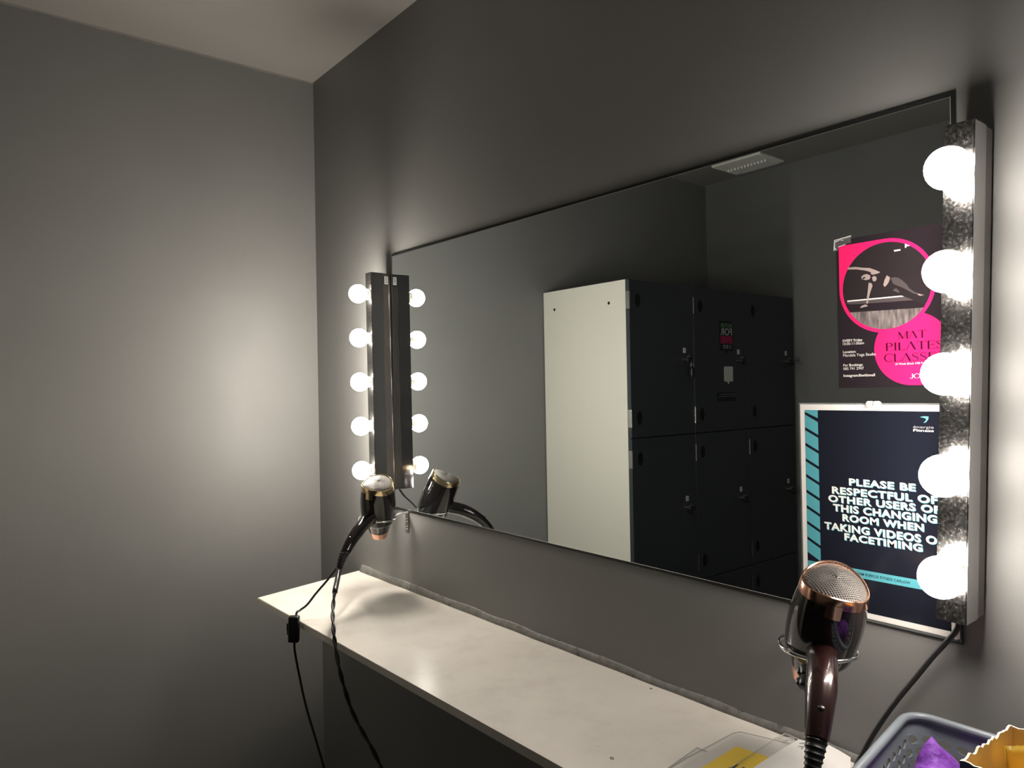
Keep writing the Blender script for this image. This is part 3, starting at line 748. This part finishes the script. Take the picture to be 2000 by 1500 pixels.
# ------------------------------------------------------------------ plastic basket
BX0, BX1, BY0, BY1, BZ0, BZ1 = 1.879, 2.185, -.300, -.066, ZT + .0002, .9585
bk = thing('plastic_basket', 'blue grey perforated plastic basket on the right end of the shelf', 'basket', ((BX0 + BX1) / 2, (BY0 + BY1) / 2, BZ0))
def rr_path(x0, x1, y0, y1, r, n=8):
    return rrect(x0, x1, y0, y1, r, n)
TAPER = .022; RC = .030
def perim(f, t):
    """point on the tapered basket wall: f along the rounded outline (0..1), t 0 bottom .. 1 top"""
    ins = TAPER * (1 - t)
    x0, x1, y0, y1 = BX0 + ins, BX1 - ins, BY0 + ins, BY1 - ins
    r = RC; lx, ly, la = x1 - x0 - 2 * r, y1 - y0 - 2 * r, PI / 2 * r
    segs = [('x', lx), ('a', la), ('y', ly), ('a', la), ('x', lx), ('a', la), ('y', ly), ('a', la)]
    tot = sum(s[1] for s in segs); d = (f % 1.) * tot; z = BZ0 + .003 + (BZ1 - BZ0 - .005) * t
    corners = [(x1 - r, y0 + r, -PI / 2), (x1 - r, y1 - r, 0), (x0 + r, y1 - r, PI / 2), (x0 + r, y0 + r, PI)]
    starts = [((x0 + r, y0), (1, 0)), ((x1, y0 + r), (0, 1)), ((x1 - r, y1), (-1, 0)), ((x0, y1 - r), (0, -1))]
    for i, (k, L) in enumerate(segs):
        if d <= L or i == 7:
            if k == 'a':
                cx_, cy_, a0 = corners[i // 2]; a = a0 + d / r
                px_, py_ = cx_ + r * math.cos(a), cy_ + r * math.sin(a)
            else:
                (sx, sy), (dx, dy) = starts[i // 2]
                px_, py_ = sx + dx * d, sy + dy * d
            # the short end leans in a little towards the front corner
            px_ += .13 * (BY1 - py_) * max(0, 1 - (px_ - BX0) / .10)
            return Vector((px_, py_, z))
        d -= L
b = new_bm(); NF, NT = 50, 7
for j in range(NT):
    for i in range(NF):
        t0, t1 = .10 + .76 * j / NT, .10 + .76 * (j + 1) / NT
        sh_ = .5 if j % 2 else 0
        f0, f1 = (i + sh_) / NF, (i + 1 + sh_) / NF
        bd, el = [], []
        ta = .5 * ((i * 7 + j * 3) % 3 - 1)
        for q in range(16):
            a = 2 * PI * q / 16
            cxx, cyy = math.cos(a), math.sin(a); m_ = max(abs(cxx), abs(cyy))
            bd.append(perim(f0 + (f1 - f0) * (.5 + .5 * cxx / m_), t0 + (t1 - t0) * (.5 + .5 * cyy / m_)))
            ex, ey = .37 * math.cos(a), .34 * math.sin(a)
            el.append(perim(f0 + (f1 - f0) * (.5 + ex * math.cos(ta) - ey * math.sin(ta)), t0 + (t1 - t0) * (.5 + ex * math.sin(ta) + ey * math.cos(ta))))
        B_ = [b.verts.new(p) for p in bd]; E_ = [b.verts.new(p) for p in el]
        for q in range(16): b.faces.new((B_[q], B_[(q + 1) % 16], E_[(q + 1) % 16], E_[q]))
for (ta_, tb_) in ((0, .10), (.86, 1.)):
    A_ = [b.verts.new(perim(i / 256, ta_)) for i in range(256)]; B_ = [b.verts.new(perim(i / 256, tb_)) for i in range(256)]
    for i in range(256): b.faces.new((A_[i], A_[(i + 1) % 256], B_[(i + 1) % 256], B_[i]))
bmesh.ops.remove_doubles(b, verts=b.verts, dist=.00005)
o = obj('basket_wall', b, 'basket plastic', bk, world=True); md = o.modifiers.new('thickness', 'SOLIDIFY'); md.thickness = .0018; md.offset = 0
b = new_bm(); tube(b, [perim(i / 120, 1.) + Vector((0, 0, .001)) for i in range(120)], .0052, 12, True); obj('rim', b, 'basket plastic', bk, world=True, smooth='all')
b = new_bm(); prism(b, rrect(BX0 + TAPER + .024, BX1 - TAPER, BY0 + TAPER, BY1 - TAPER, RC), BZ0, BZ0 + .003); obj('basket_floor', b, 'basket plastic', bk, world=True)

# purple bundle
b = new_bm()
bmesh.ops.create_icosphere(b, subdivisions=4, radius=1)
for v in b.verts:
    x, y, z = v.co
    fold = .10 * math.sin(9 * x + 4 * z) + .07 * math.sin(11 * y - 6 * x)
    peak = max(0, 1 - math.hypot(x + .60, y - .45) * 1.25)
    v.co = Vector((1.955 + .039 * x * (1 + fold), -.160 + .066 * y * (1 + fold), 0.899 + .038 * z * (1 + .4 * fold) + (.042 * peak ** 1.5 if z > 0 else 0)))
tag(obj('purple_bundle', b, 'purple cloth', smooth='all'), 'crumpled purple cloth bundle in the grey basket beside the opened carton', 'cloth')

# opened carton with sachets
ct = thing('opened_carton', 'torn open navy carton with tan inside standing in the basket', 'carton', (2.055, -.175, BZ0 + .003), (0, 0, math.radians(-3)))
bx = lambda: new_bm()
W_, D_, Hc = .055, .0615, .162
def torn(bm, a, c, n, z0, zt, amp, seed, th, mi, cap):
    rnd = random.Random(seed); a, c = Vector(a), Vector(c); d = (c - a).normalized(); nn = Vector((-d.y, d.x, 0)) * th
    P = []
    for i in range(n + 1):
        q = a.lerp(c, i / n); P.append((q, zt + rnd.uniform(-amp, amp) * (1 if 0 < i < n else .2)))
    lo1 = [bm.verts.new((q.x, q.y, z0)) for q, _ in P]; hi1 = [bm.verts.new((q.x, q.y, z)) for q, z in P]
    lo2 = [bm.verts.new((q.x + nn.x, q.y + nn.y, z0)) for q, _ in P]; hi2 = [bm.verts.new((q.x + nn.x, q.y + nn.y, z)) for q, z in P]
    for i in range(n):
        bm.faces.new((lo1[i], lo1[i + 1], hi1[i + 1], hi1[i])).material_index = mi[0]
        bm.faces.new((lo2[i + 1], lo2[i], hi2[i], hi2[i + 1])).material_index = mi[1]
        bm.faces.new((hi1[i], hi1[i + 1], hi2[i + 1], hi2[i])).material_index = 2
for nm, a, c, am in (('carton_panel', (-W_, -D_, 0), (W_, -D_, 0), .0015), ('carton_panel', (W_, -D_, 0), (W_, D_, 0), .001), ('carton_panel', (W_, D_, 0), (-W_, D_, 0), .001), ('carton_panel', (-W_, D_, 0), (-W_, -D_, 0), .0022)):
    b = new_bm(); torn(b, a, c, 26, 0, Hc, am, hash(nm) % 5 + int(100 * a[0]), .0022, (0, 1), 2); obj(nm, b, ['carton navy', 'carton tan', 'carton torn edge'], ct)
b = new_bm(); box(b, -W_ + .002, W_ - .002, -D_ + .002, D_ - .002, 0, .002); obj('carton_floor', b, 'carton tan', ct)
def sachet(M, label, L=.075, W=.034):
    b = new_bm(); nx, ny = 12, 10; G = {}
    for s in (1, -1):
        for i in range(nx + 1):
            for j in range(ny + 1):
                u, v = i / nx * 2 - 1, j / ny * 2 - 1
                hgt = .0065 * max(0, 1 - (abs(u) / .82) ** 3) * max(0, 1 - abs(v) ** 2.5) * s if abs(u) < .82 else .0012 * math.sin(v * 16)
                if (i in (0, nx) or j in (0, ny)) and s == -1: G[(s, i, j)] = G[(1, i, j)]; continue
                if abs(u) >= .82 and s == -1: hgt -= .0004
                G[(s, i, j)] = b.verts.new((u * L / 2, v * W / 2, hgt + .006 * u * u))
        for i in range(nx):
            for j in range(ny):
                q = [G[(s, i, j)], G[(s, i + 1, j)], G[(s, i + 1, j + 1)], G[(s, i, j + 1)]]
                try: b.faces.new(q if s == 1 else q[::-1])
                except ValueError: pass
    o = obj('sachet', b, 'sachet yellow', smooth='all'); o.matrix_world = M
    tag(o, label, 'sachet', 'yellow sachets in the carton'); return o
def TM(x, y, z, rx, ry, rz): return Matrix.Translation((x, y, z)) @ Matrix.Rotation(math.radians(rz), 4, 'Z') @ Matrix.Rotation(math.radians(ry), 4, 'Y') @ Matrix.Rotation(math.radians(rx), 4, 'X')
sachet(TM(2.027, -.150, .952, 0, -86, -40), 'tallest upright yellow sachet against the tan back panel of the carton', .085, .036)
sachet(TM(2.022, -.205, .975, 12, -6, 20), 'flat yellow sachet poking out at the near torn edge of the carton', .052, .022)
sachet(TM(2.058, -.165, .950, 20, -70, 20), 'second upright yellow sachet, curled, right of the tallest one', .085, .036)
sachet(TM(2.064, -.205, .945, -20, -60, -15), 'lowest yellow sachet slumped in the right front of the carton', .075, .036)

# ------------------------------------------------------------------ lockers (seen in the mirror)
LX0, LX1, LY1 = .004, .4572, -1.0053
CW = [.3765, .3735, .3735]; RZ = [1.7678, 1.1804, .5940, .0100]
LYB = LY1 - sum(CW)
lk = thing('locker_bank', 'bank of dark lockers with a white side panel against the left wall', 'lockers', ((LX0 + LX1) / 2, (LY1 + LYB) / 2, 0))
b = new_bm(); box(b, LX0, LX1 - .002, LYB, LY1 - .0185, 0, RZ[0]); obj('carcass', b, 'locker body', lk, world=True)
b = new_bm(); box(b, LX0, LX1, LY1 - .018, LY1, 0, RZ[0], .0008, seg=1); sp = obj('side_panel', b, 'white panel', lk, world=True); sp['label'] = 'white side panel'
for x, z in ((0.0706, 1.6918), (0.3735, 1.6882)):
    b = new_bm(); cyl(b, (x, LY1 + .0003, z), (x, LY1 - .001, z), .006, n=18); b.transform(lk.matrix_world.inverted()); obj('fixing_hole', b, 'black hole', sp)
FX = LX1 + .018
def ellipse_disc(bm, x, y, z, ry, rz, th=.0004):
    prism(bm, circle(y, z, ry, 28, rz=rz), x - .004, x + th, axes='yzx')
y = LY1
for c in range(3):
    y1, y0 = y - (.0015 if c else -.0005), y - CW[c] + .0015
    for r in range(3):
        zt, zb = RZ[r] - .0015, RZ[r + 1] + .0015
        t0 = Matrix.Translation((0, 0, 0))
        b = new_bm(); box(b, LX1 + .0005, FX, y0, y1, zb, zt, .0012, seg=1); dr = obj('locker_door', b, 'locker door laminate', lk, world=True)
        inv = lk.matrix_world.inverted()
        def sub(nm, bm, m, **k):
            bm.transform(inv); o = obj(nm, bm, m, dr, **k); return o
        seen_lock = not (r == 2)
        for hz in (zt - .0756, zb + .0723):
            b = new_bm(); ellipse_disc(b, FX, y1 - .0465, hz, .0143, .0252); sub('finger_hole', b, 'black hole')
            if c == 2 and r == 0: continue
            b = new_bm(); cyl(b, (FX + .002, y1 + .001, hz - .0325), (FX + .002, y1 + .001, hz + .0325), .0032, n=14)
            for k_ in (-.011, .011): cyl(b, (FX + .002, y1 + .001, hz + k_ - .0006), (FX + .002, y1 + .001, hz + k_ + .0006), .0036, n=14)
            box(b, LX1 + .004, FX + .002, y1 - .0002, y1 + .0012, hz - .0325, hz + .0325)
            sub('hinge', b, 'chrome', smooth=True)
        ly = y1 - .318 + (.013 if c else 0); lz = (zt + zb) / 2 + (.004 if r else .0)
        b = new_bm(); cyl(b, (FX, ly, lz), (FX + .018, ly, lz), .0115, n=22); cyl(b, (FX + .018, ly, lz), (FX + .022, ly, lz), .0135, n=22)
        lc = sub('latch', b, 'chrome', smooth=True)
        b = new_bm(); prism(b, rrect(ly - .016, ly + .010, lz - .020, lz + .010, .006), FX + .022, FX + .026, axes='yzx'); cyl(b, (FX + .026, ly - .003, lz - .014), (FX + .040, ly - .003, lz - .014), .004, n=12)
        sub('latch_hasp', b, 'black plastic', smooth=True)
        b = new_bm(); prism(b, rrect(ly - .0085, ly + .0085, lz + .026, lz + .0465, .0025), FX, FX + .0008, axes='yzx')
        box(b, FX + .0008, FX + .001, ly - .003, ly + .003, lz + .033, lz + .040, mi=1); sub('number_tag', b, ['label white', 'sticker grey'])
        if c == 0 and r == 0: PADL = (ly, lz)
        if c == 1 and r == 0:
            DY = lambda u: u  # viewer facing the doors reads towards +y
            def face(bm, pts, h_, mi=0):
                f = bm.faces.new([bm.verts.new((FX + h_, u, w)) for u, w in pts]); f.material_index = mi
            b = new_bm(); a0, a1 = -1.6506, -1.5562
            prism(b, rrect(a0, a1, 1.5131, 1.6375, .006), FX, FX + .0005, axes='yzx')
            prism(b, [(-1.6139, 1.5137), (-1.5898, 1.5137), (-1.6022, 1.4997)], FX, FX + .0005, axes='yzx')
            xf = lambda u, w, h: (FX + .0008, u, w)
            letters(b, 'REFER', a0 + .006, a1 - .006, 1.6112, 1.6280, 0, 1, .01, xf)
            letters(b, 'FOR', a0 + .006, a1 - .006, 1.5776, 1.6084, 0, 2, .03, xf)
            letters(b, 'REWARDS', a0 + .006, a1 - .006, 1.5440, 1.5748, 0, 3, .02, xf)
            zc = 1.5305
            for q in (0, 1): 
                o_ = a0 + .010 + q * .011
                face(b, [(o_, zc + .008), (o_ + .003, zc + .008), (o_ + .008, zc), (o_ + .003, zc - .008), (o_, zc - .008), (o_ + .005, zc)], .0007, 2)
            o_ = a0 + .036
            def ln(p, q):
                for pg in [stroke([p, q], .0016)]: face(b, pg, .0008, 4)
            arw = [(o_, zc + .007), (o_ + .006, zc + .007), (o_ + .010, zc + .003), (o_ + .024, zc + .003), (o_ + .024, zc + .009), (o_ + .037, zc), (o_ + .024, zc - .009), (o_ + .024, zc - .003), (o_ + .010, zc - .003), (o_ + .006, zc - .007), (o_, zc - .007), (o_ + .006, zc), (o_, zc + .007)]
            for p_, q_ in zip(arw, arw[1:]): ln(p_, q_)
            s_ = sub('referral_sticker', b, ['sticker navy', 'sticker green', 'sticker grey', 'sticker pink', 'label white']); s_['label'] = 'navy REFER FOR REWARDS sticker'
            b = new_bm(); prism(b, rrect(-1.6464, -1.5837, 1.3854, 1.4481, .005), FX, FX + .0005, axes='yzx'); prism(b, [(-1.6223, 1.3859), (-1.6033, 1.3859), (-1.6128, 1.3736)], FX, FX + .0005, axes='yzx')
            s_ = sub('white_sticker', b, ['label white', 'sticker grey']); s_['label'] = 'white speech-bubble sticker'
            b = new_bm(); prism(b, rrect(-1.6638, -1.5316, 1.3025, 1.3406, .002), FX, FX + .0005, axes='yzx')
            letters(b, 'Recommend a friend & you', -1.6593, -1.5540, 1.3310, 1.3355, 0, 1, 0, xf)
            letters(b, 'both win big prizes', -1.6593, -1.5428, 1.3221, 1.3266, 0, 1, 0, xf)
            s_ = sub('text_sticker', b, ['sticker navy', 'sticker grey']); s_['label'] = 'small dark sticker with lines of text'
    y -= CW[c]
ly, lz = PADL
pd = thing('padlock', 'black combination padlock hanging from the first locker latch', 'padlock', (FX + .033, ly - .003, lz - .052))
b = new_bm(); box(b, -.0075, .0075, -.0105, .0105, -.018, .018, .0025); obj('lock_body', b, 'black plastic', pd, smooth=True)
for k in range(3):
    b = new_bm(); cyl(b, (.0015, -.0118, -.010 + k * .0085), (.0015, -.0095, -.010 + k * .0085), .0036, n=14); obj('number_dial', b, 'label white', pd)
b = new_bm(); tube(b, [(0, -.0065, .012), (0, -.0065, .034)] + [(0, -.0065 * math.cos(a * PI / 8), .034 + .0075 * math.sin(a * PI / 8)) for a in range(1, 8)] + [(0, .0065, .034), (0, .0065, .012)], .0019, 10); obj('shackle', b, 'chrome', pd, smooth='all')

# ------------------------------------------------------------------ ceiling vent
vt = thing('ceiling_vent', 'white slotted ceiling vent seen in the mirror above the lockers', 'vent', (.356, -1.972, H))
b = new_bm(); box(b, -.128, .128, -.100, .100, -.010, 0, .003, seg=2)
for i in range(12): box(b, -.098 + i * .0165, -.098 + i * .0165 + .010, -.108, -.097, -.0095, -.003)
obj('vent_plate', b, 'vent white', vt)
b = new_bm()
for s in (-1, 1): box(b, s * .118 - .004, s * .118 + .004, -.09, .09, -.0125, -.0098, .001, seg=1)
obj('vent_frame', b, 'vent white', vt)
b = new_bm()
for i in range(12): box(b, -.105 + i * .0175, -.0945 + i * .0175, .004, .0052, -.0205, -.0098)
obj('louvre_row', b, 'vent slot', vt)

# ------------------------------------------------------------------ camera, world, view
R = Vector((.6310973, .7754858, -.01838391)); U = Vector((.01638585, .01036691, .999812)); F = Vector((-.77553059, .63127989, .00616446))
cam = bpy.data.cameras.new('camera'); co = bpy.data.objects.new('camera', cam); COL.objects.link(co)
co.matrix_world = Matrix(((R.x, U.x, -F.x, 2.2854), (R.y, U.y, -F.y, -1.0290), (R.z, U.z, -F.z, 1.3725), (0, 0, 0, 1)))
cam.sensor_fit = 'HORIZONTAL'; cam.sensor_width = 36; cam.lens = 1432.7231 * 36 / 2000; cam.clip_start = .02
S.camera = co
w = bpy.data.worlds.new('world'); S.world = w; w.use_nodes = True
w.node_tree.nodes['Background'].inputs['Color'].default_value = (.5, .52, .56, 1); w.node_tree.nodes['Background'].inputs['Strength'].default_value = .0
vs_ = S.view_settings; S.display_settings.display_device = 'sRGB'
vs_.view_transform = 'Standard'; vs_.look = 'None'; vs_.gamma = 1; vs_.exposure = 1.38; vs_.use_curve_mapping = False
S.cycles.use_denoising = True; S.cycles.max_bounces = 10; S.cycles.diffuse_bounces = 5; S.cycles.glossy_bounces = 6; S.cycles.transparent_max_bounces = 12
S.cycles.caustics_reflective = True; S.cycles.blur_glossy = 1.0; S.cycles.caustics_refractive = False
S.cycles.sample_clamp_indirect = 4.
